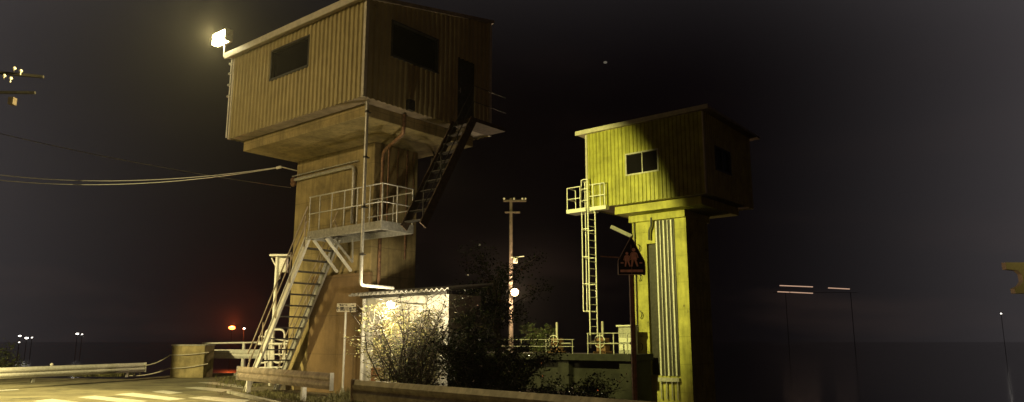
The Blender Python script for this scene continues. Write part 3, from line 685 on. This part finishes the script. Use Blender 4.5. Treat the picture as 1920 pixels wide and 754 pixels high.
def figure(mb, x, y, sc_):
    """walking child pictogram; x,y = feet centre, in photo pixels"""
    Q = lambda u, v, o=.010: SP(x + u * sc_, y - v * sc_, o)
    c = [(2.6 * math.cos(t * math.pi / 5), 24.5 + 2.8 * math.sin(t * math.pi / 5)) for t in range(10)]
    mb.prism([Q(*p) for p in c], (0, .009, 0))
    mb.prism([Q(*p) for p in ((-3.2, 21), (3.2, 21), (4.6, 10), (-4.4, 10))], (0, .009, 0))
    mb.prism([Q(*p) for p in ((-3.4, 9.8), (-.4, 9.8), (-2.2, 0), (-4.6, 0))], (0, .009, 0))
    mb.prism([Q(*p) for p in ((.4, 9.8), (3.6, 9.8), (6.2, .5), (4.0, 0))], (0, .009, 0))
    mb.prism([Q(*p) for p in ((-3.4, 20.5), (-4.8, 19.5), (-6.6, 12), (-5.2, 11.5))], (0, .009, 0))
    mb.prism([Q(*p) for p in ((3.4, 20.5), (4.8, 19.5), (6.8, 13), (5.4, 12.2))], (0, .009, 0))
s = MB(); figure(s, 1178.5, 499.5, .98); s.build('child_figure', M['signfig'], plo)
s = MB(); figure(s, 1191, 499.5, 1.25); s.build('child_figure', M['signfig'], plo)
s = MB(); s.prism([SP(1166, 509.5, .010), SP(1207, 509.5, .010), SP(1207, 505, .010), SP(1166, 505, .010)], (0, .009, 0)); s.build('ground_bar', M['signfig'], plo)
for x in (1167, 1201): s = MB(); s.prism([SP(x, 494, .010), SP(x + 5, 494, .010), SP(x + 5, 491.5, .010), SP(x, 491.5, .010)], (0, .009, 0)); s.build('side_mark', M['signfig'], plo)
s = MB(); s.bar((bx_ - .0, sy + .05, sc.z - .02), (bx_ - .62, sy + .05, sc.z + .02), .025, .025); s.sphere((bx_ - .24, sy - .02, sc.z - .02), .02); s.build('side_arm', M['rust'], WS)

# ================================================================== POLES AND CABLES
UP = thing('utility_pole', 'distant utility pole with a crossarm, standing between the two towers', 'utility pole', (atY(958, 600, 48).x, 48, -1.8))
ux0 = WL[UP.name].x
s = MB(); zt = atY(958, 372, 48).z; s.tube([(ux0, 48, -1.8), (ux0, 48, zt)], .17, 10, r2=.11); s.build('pole_shaft', M['pole'], UP)
s = MB(); s.bxyz(ux0 - .5, ux0 + 1.0, 47.85, 47.95, zt - .25, zt - .13); s.bxyz(ux0 - .4, ux0 + .6, 47.85, 47.95, zt - 1.0, zt - .9); s.build('crossarm', M['pole'], UP)
for dx in (-.45, .2, .75, .95): s = MB(); s.sphere((ux0 + dx, 47.9, zt - .04), .075); s.build('insulator', M['ceram'], UP)
q = atY(966, 490, 48); s = MB(); s.bxyz(q.x - .13, q.x + .15, 47.6, 47.85, q.z - .15, q.z + .15); s.build('meter_box', M['steel'], UP)
s = MB(); s.bar((ux0, 47.8, q.z + .22), (ux0 + .85, 47.8, q.z + .3), .04, .04); s.build('arm', M['steel'], UP)
q = atY(965, 548, 47.3)
PL = thing('pole_lamp', 'round glowing lamp low on the distant utility pole', 'lamp', q)
s = MB(); s.sphere(q, .25); s.build('globe', M['polelens'], PL); s = MB(); s.tube([q, (ux0, 47.9, q.z + .1)], .03); s.build('arm', M['steel'], PL)
lamp('pole_bulb', 'POINT', q - Vector((0, .6, 0)), 2200, (1, .70, .40), PL, size=.15)

NP = thing('utility_pole', 'utility pole with pale insulators whose crossarm reaches in at the left edge', 'utility pole', (-17.6, 24, 0))
s = MB(); s.tube([(-17.6, 24, 0), (-17.6, 24, 11.3)], .19, 12, r2=.13); s.build('pole_shaft', M['pole'], NP)
s = MB(); za = atY(30, 135, 24).z; s.bar((-18.5, 23.9, za + .05), (-15.95, 24.2, za - .1), .09, .09); s.bar((-18.4, 23.9, za - .75), (-16.1, 24.1, za - .7), .08, .08); s.build('crossarm', M['dark'], NP)
for (x, y) in ((27, 128), (39, 133), (8, 142), (20, 147)): q = atY(x, y, 24); s = MB(); s.sphere(q, .06); s.tube([q, q - ZX * .14], .02); s.build('insulator', M['ceram'], NP)
q = atY(24, 190, 24); s = MB(); s.bxyz(q.x - .1, q.x + .07, 23.9, 24.1, q.z - .12, q.z + .12); s.build('cutout_box', M['pole'], NP)

def cable(label, p, q, s_, r=.015):
    p = Vector(p); q = Vector(q); m = MB(); m.tube(sag(p, q, s_, 30), r, 6)
    return tag(m.build('power_cable', M['cable'], loc=p), label, 'cable', 'cables running to the near tower')
ce = atY(-137, 318, 30)
cable('lower sagging cable running left from the insulator under the near tower cabin', i0 + AX * .3, ce, .62)
cable('upper sagging cable meeting the lower one at the near tower insulator', i0 + AX * .3 + ZX * .02, ce + ZX * .25, .60)
tag(cable('faint straight cable crossing the sky high at the left', atY(-60, 236, 40), atY(545, 352, 40), .25, .02), group='cables running to the near tower')

# ---- street lights out of the frame to the left (they light the road and the towers)
def street_lamp(name, label, base, h, aim, energy, col, cone, blend, size=.2, arm=1.0):
    r = thing(name, label, 'street lamp', base); b = Vector(base); d = (Vector(aim) - b); d.z = 0; d.normalize()
    s = MB(); s.tube(bend([b, b + ZX * h, b + ZX * h + d * arm], .4), .07, 10); s.build('pole_shaft', M['steel'], r)
    e = b + ZX * h + d * (arm + .2); s = MB(); s.bar(e - d * .3, e + d * .3, .26, .12); ho = s.build('lamp_head', M['steel'], r)
    s = MB(); s.bar(e - d * .25 - ZX * .075, e + d * .25 - ZX * .075, .2, .02); s.build('lens', M['floodlens'], ho)
    lamp('street_bulb', 'SPOT', e + d * .32 - ZX * .12, energy, col, r, aim=aim, size=size, cone=cone, blend=blend)
    return r
street_lamp('street_lamp', 'street lamp beside the road, left of the picture', (-17.0, 9.5, 0), 9.0, W(19.3, 13, 7.0), P_STREET, (1, .76, .36), R(62), .5, .2)
street_lamp('street_lamp', 'dim orange street lamp behind the photographer', (7.5, -3.5, 0), 6.0, (0, 18, 3.0), P_DIM, (1, .52, .30), R(110), .4, .25)
street_lamp('street_lamp', 'street lamp over the zebra crossing, left of the picture', (-20.0, 15.0, 0), 7.5, (-15.0, 26.0, 0), P_ROAD, (1, .84, .36), R(84), .7, .15, 1.2)
bp = W(17.6, 17.35, 7.5); BF = thing('floodlight', 'small dark floodlight under the near tower cabin aimed at the far tower', 'floodlight', bp)
s = MB(); ba = W(23.4, 30, 5.3); bd = (ba - bp).normalized(); s.bar(bp - bd * .3, bp - bd * .05, .3, .24); s.build('housing', M['dark'], BF, .01)
s = MB(); s.tube([bp - bd * .2, W(17.6, 17.1, 7.9)], .03); s.build('bracket', M['dark'], BF)
lamp('flood_lamp', 'SPOT', bp + bd * .02, P_BEAM, (1, .94, .27), BF, aim=ba, size=.05, cone=R(80), blend=.28)

# ---- far lamps
def far_lamp(name, label, x, y, Y, m, r, cat='street lamp', group='distant lamps along the far shore'):
    q = atY(x, y, Y); t = thing(name, label, cat, (q.x, Y, -1.8), group)
    s = MB(); s.tube([(q.x, Y, -1.8), (q.x, Y, q.z)], .05, 6); s.build('pole_shaft', M['dark'], t)
    s = MB(); s.sphere(q, r * .75, sz=.5); s.build('lamp_head', m, t); return t
far_lamp('distant_lamp', 'white distant lamp farthest left above the left guardrail', 37, 630, 150, M['whitelens'], .34)
far_lamp('distant_lamp', 'second white distant lamp, just right of the leftmost one', 50, 634, 150, M['whitelens'], .42)
far_lamp('distant_lamp', 'dim distant lamp under the leftmost white one', 36, 642, 150, M['whitelens'], .16)
far_lamp('distant_lamp', 'third of the row, faint end lamp of the left trio', 60, 633, 150, M['whitelens'], .2)
far_lamp('distant_lamp', 'white distant lamp above the middle of the left guardrail', 145, 626, 150, M['whitelens'], .36)
far_lamp('distant_lamp', 'faint distant lamp right next to the middle white one', 154, 627, 150, M['whitelens'], .2)
far_lamp('distant_lamp', 'small white lamp right beside the red light', 458, 616, 100, M['whitelens'], .2)
far_lamp('distant_lamp', 'lone faint lamp near the right edge', 1877, 588, 150, M['whitelens'], .2)
RL = far_lamp('red_lamp', 'red glowing lamp behind the white parapet rail', 435, 615, 100, M['redlens'], .6, 'signal lamp', None)
q = atY(435, 615, 100); lamp('red_bulb', 'POINT', q + Vector((0, 0, .7)), 6500, (1, .14, .03), None, size=.3)

# ---- far bridge with strips of light, right
BR = thing('far_bridge', 'distant dark bridge marked by thin rows of orange lights at right', 'bridge', (atY(1520, 560, 230).x, 230, -1.8))
za, zb_ = atY(1458, 536, 230).z, atY(1458, 546, 230).z
s = MB(); s.bxyz(80, 106, 230.2, 231, zb_ - .45, zb_ - .38); s.build('deck', M['dark'], BR)
for x in (84, 104): s = MB(); s.bxyz(x - .04, x + .04, 230.5, 230.8, -1.8, zb_ - .45); s.build('pier', M['dark'], BR)
for (x0_, y0_, x1_, y1_) in ((1458, 547, 1480, 548), (1482, 548, 1524, 550), (1462, 535.5, 1524, 538), (1553, 540, 1593, 542)):
    s = MB(); s.bar(atY(x0_, y0_, 230), atY(x1_, y1_, 230), .3, .26); s.build('light_strip', M['strip'], BR)

# ---- yellow bracket at right edge
q = atY(1885, 492, 40); k4 = 40 / 1400 * 1.0
YB = thing('steel_bracket', 'yellow lit hooked steel bracket cut off by the right edge', 'bracket', (q.x + 2.3, 40.1, -1.8))
def Y4(x, y): return Vector((q.x + (x - 1885) * k4, 40, q.z + (492 - y) * k4))
s = MB(); s.prism([Y4(*p) for p in ((1885, 492), (1960, 492), (1960, 550), (1897, 550), (1896, 541), (1908, 535), (1914, 527), (1913, 514), (1906, 507), (1886, 505))], (0, .35, 0)); s.build('hook_plate', M['signface'], YB)
s = MB(); s.tube([(q.x + 2.1, 40.2, -1.8), (q.x + 2.1, 40.2, q.z + .3)], .12); s.build('post', M['steel'], YB)
lamp('bracket_fill', 'SPOT', (q.x + 2.1, 36.5, q.z + 1.2), 70, (1, .80, .22), None, aim=(q.x + 1.0, 40, q.z - .8), size=.1, cone=R(60), blend=.5)  # unseen light added to brighten the bracket, without a fixture

# ---- moon behind thin cloud
q = atY(1135, 117, 1200); s = MB(); s.sphere(q, 3.2, 14, 10, .6); tag(s.build('moon', M['moon'], loc=q), 'small dim moon high between the two towers', 'moon')

# ================================================================== PLANTS
def shrub(name, label, cat, c, size, nstem, nleaf, leafm, seed, leafsz=.05, twm='twig'):
    rn = random.Random(seed); c = Vector(c); r = thing(name, label, cat, c); tips = []; b = MB(); lf = MB()
    for i in range(nstem):
        p = c + Vector((rn.uniform(-.25, .25) * size[0], rn.uniform(-.25, .25) * size[1], 0)); d = Vector((rn.uniform(-.5, .5) * size[0], rn.uniform(-.4, .4) * size[1], size[2] * rn.uniform(.55, 1.0)))
        pts = [p]
        for k in range(1, 6):
            t = k / 5; pts.append(p + d * t + Vector((rn.gauss(0, .07), rn.gauss(0, .07), rn.gauss(0, .04))) + Vector((d.x, d.y, 0)) * t * t * .25)
        b.tube(pts, .022, 5, r2=.006)
        for k in range(1, 6):
            for j in range(5):
                s0 = pts[k].lerp(pts[k - 1], rn.random()); dd = Vector((rn.gauss(0, 1), rn.gauss(0, .8), rn.uniform(-.3, .9))).normalized() * rn.uniform(.25, .65)
                m_ = s0 + dd * .5 + Vector((rn.gauss(0, .05), rn.gauss(0, .05), rn.gauss(0, .05))); e_ = s0 + dd
                b.tube([s0, m_, e_], .008, 4, r2=.003, caps=False); tips.append((s0, m_, e_))
    for i in range(nleaf):
        s0, m_, e_ = rn.choice(tips); t = rn.random(); p = s0.lerp(m_, t) if rn.random() < .4 else m_.lerp(e_, t)
        p = p + Vector((rn.gauss(0, .05), rn.gauss(0, .05), rn.gauss(0, .05)))
        if p.z < c.z + .03: continue
        u = Vector((rn.gauss(0, 1), rn.gauss(0, 1), rn.gauss(0, .6))).normalized(); v = u.cross(Vector((rn.gauss(0, 1), rn.gauss(0, 1), rn.gauss(0, 1)))).normalized(); L_ = leafsz * rn.uniform(.6, 1.4)
        n_ = u.cross(v) * L_ * .15
        lf.add([p, p + u * L_ * .5 + v * L_ * .28 + n_, p + u * L_, p + u * L_ * .5 - v * L_ * .28 + n_], [(0, 1, 2), (0, 2, 3)])
    b.build('branches', M[twm], r); lf.build('foliage', leafm, r); return r
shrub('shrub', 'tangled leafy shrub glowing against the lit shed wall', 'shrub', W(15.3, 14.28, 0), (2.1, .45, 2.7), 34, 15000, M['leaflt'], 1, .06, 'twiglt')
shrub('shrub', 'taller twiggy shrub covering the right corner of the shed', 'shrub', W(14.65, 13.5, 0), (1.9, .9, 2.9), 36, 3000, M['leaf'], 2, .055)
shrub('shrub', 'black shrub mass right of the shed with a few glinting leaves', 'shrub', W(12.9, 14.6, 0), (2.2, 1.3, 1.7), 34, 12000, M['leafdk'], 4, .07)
shrub('shrub', 'added dark shrub screening the lit right side wall of the shed', 'shrub', W(13.95, 15.1, 0), (.9, 1.3, 2.6), 24, 8000, M['leafdk'], 14, .07)  # added so the lit side wall of the shed stays out of sight
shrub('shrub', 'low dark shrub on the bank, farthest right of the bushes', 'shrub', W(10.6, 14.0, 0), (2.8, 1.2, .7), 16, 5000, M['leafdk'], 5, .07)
shrub('shrub', 'sparse bush on the gate bridge left of the ladder foot', 'shrub', W(22.6, 29.3, 1.05), (1.6, .9, 1.3), 10, 1600, M['leaf'], 6, .09)
# tree behind the shed
TR = thing('tree', 'dark thin tree rising behind the shed roof', 'tree', W(15.3, 17.7, 0)); rn = random.Random(9); s = MB(); lf = MB(); base = W(15.3, 17.7, 0)
s.tube([base, base + Vector((.1, 0, 1.6)), base + Vector((-.05, .1, 3.4))], .12, 8, r2=.06); s.build('trunk', M['twig'], TR)
lim = MB()
for i in range(26):
    p = base + Vector((0, .05, rn.uniform(1.8, 3.4))); d = Vector((rn.gauss(0, 1), rn.gauss(0, 1), rn.uniform(.2, 1.2))).normalized() * rn.uniform(.9, 1.9); e_ = p + d
    lim.tube([p, p + d * .5 + ZX * .08, e_], .03, 5, r2=.008)
    for k in range(6):
        cq = p + d * rn.uniform(.45, 1.1) + Vector((rn.gauss(0, .15),) * 3)
        for j in range(38):
            q = cq + Vector((rn.gauss(0, .16), rn.gauss(0, .16), rn.gauss(0, .12))); u = Vector((rn.gauss(0, 1), rn.gauss(0, 1), rn.gauss(0, .6))).normalized(); v = u.cross(Vector((rn.gauss(0, 1), rn.gauss(0, 1), rn.gauss(0, 1)))).normalized(); L_ = .08 * rn.uniform(.6, 1.3)
            lf.add([q, q + u * L_ * .5 + v * L_ * .3, q + u * L_, q + u * L_ * .5 - v * L_ * .3], [(0, 1, 2, 3)])
lim.build('limbs', M['twig'], TR); lf.build('crown', M['leafdk'], TR)
# grass tufts along the rails and walls
gm = MB(); rn = random.Random(11)
def tufts(p, q, wd, n, h):
    p = Vector(p); q = Vector(q); d = (q - p).normalized(); sd = Vector((-d.y, d.x, 0))
    for i in range(n):
        c = p.lerp(q, rn.random()) + sd * rn.gauss(0, wd); c.z = 0; hh_ = h * rn.uniform(.3, 1.2)
        for j in range(7):
            a_ = rn.uniform(0, 6.28); o = Vector((math.cos(a_), math.sin(a_), 0)); c2_ = c + o * rn.uniform(0, .08); l = hh_ * rn.uniform(.5, 1.1); b0 = Vector((-o.y, o.x, 0)) * .007
            t_ = c2_ + ZX * l * .6 + o * l * .15; e_ = c2_ + ZX * l + o * l * rn.uniform(.2, .6)
            gm.add([c2_ - b0, c2_ + b0, t_ + b0 * .7, t_ - b0 * .7, e_], [(0, 1, 2, 3), (3, 2, 4)])
tufts(gr(60, 704), gr(235, 706), .35, 700, .32)
tufts(gr(-20, 708), gr(70, 706), .3, 200, .2)
tufts(gr(470, 738), gr(660, 760), .35, 420, .16)
tufts(gr(680, 760), gr(900, 790), .3, 500, .3)
tufts(W(17.8, 14.0, 0), W(13, 13.2, 0), .4, 700, .35)
tufts((-12.2, 35.6, 0), (-9.5, 27.0, 0), .5, 300, .18)
tag(gm.build('grass', M['grass']), 'dry grass tufts along the rails and walls', 'grass', kind='stuff')
shrub('shrub', 'dim grey bush at the very left edge behind the guardrail', 'shrub', (-21.9, 32.9, 0), (.9, .8, 1.5), 8, 1800, M['leaf'], 12, .08)

# ================================================================== night haze
if HAZE:
    hz = MB(); hz.bxyz(-800, 800, -70, 900, -4.2, 60)
    hm = bpy.data.materials.new('night haze'); hm.use_nodes = True; nt = hm.node_tree; nt.nodes.clear()
    o_ = nt.nodes.new('ShaderNodeOutputMaterial'); v_ = nt.nodes.new('ShaderNodeVolumePrincipled'); v_.inputs['Density'].default_value = HAZE; v_.inputs['Color'].default_value = (.9, .9, .9, 1); v_.inputs['Anisotropy'].default_value = .75
    nt.links.new(v_.outputs[0], o_.inputs['Volume']); tag(hz.build('haze', hm), kind='stuff')
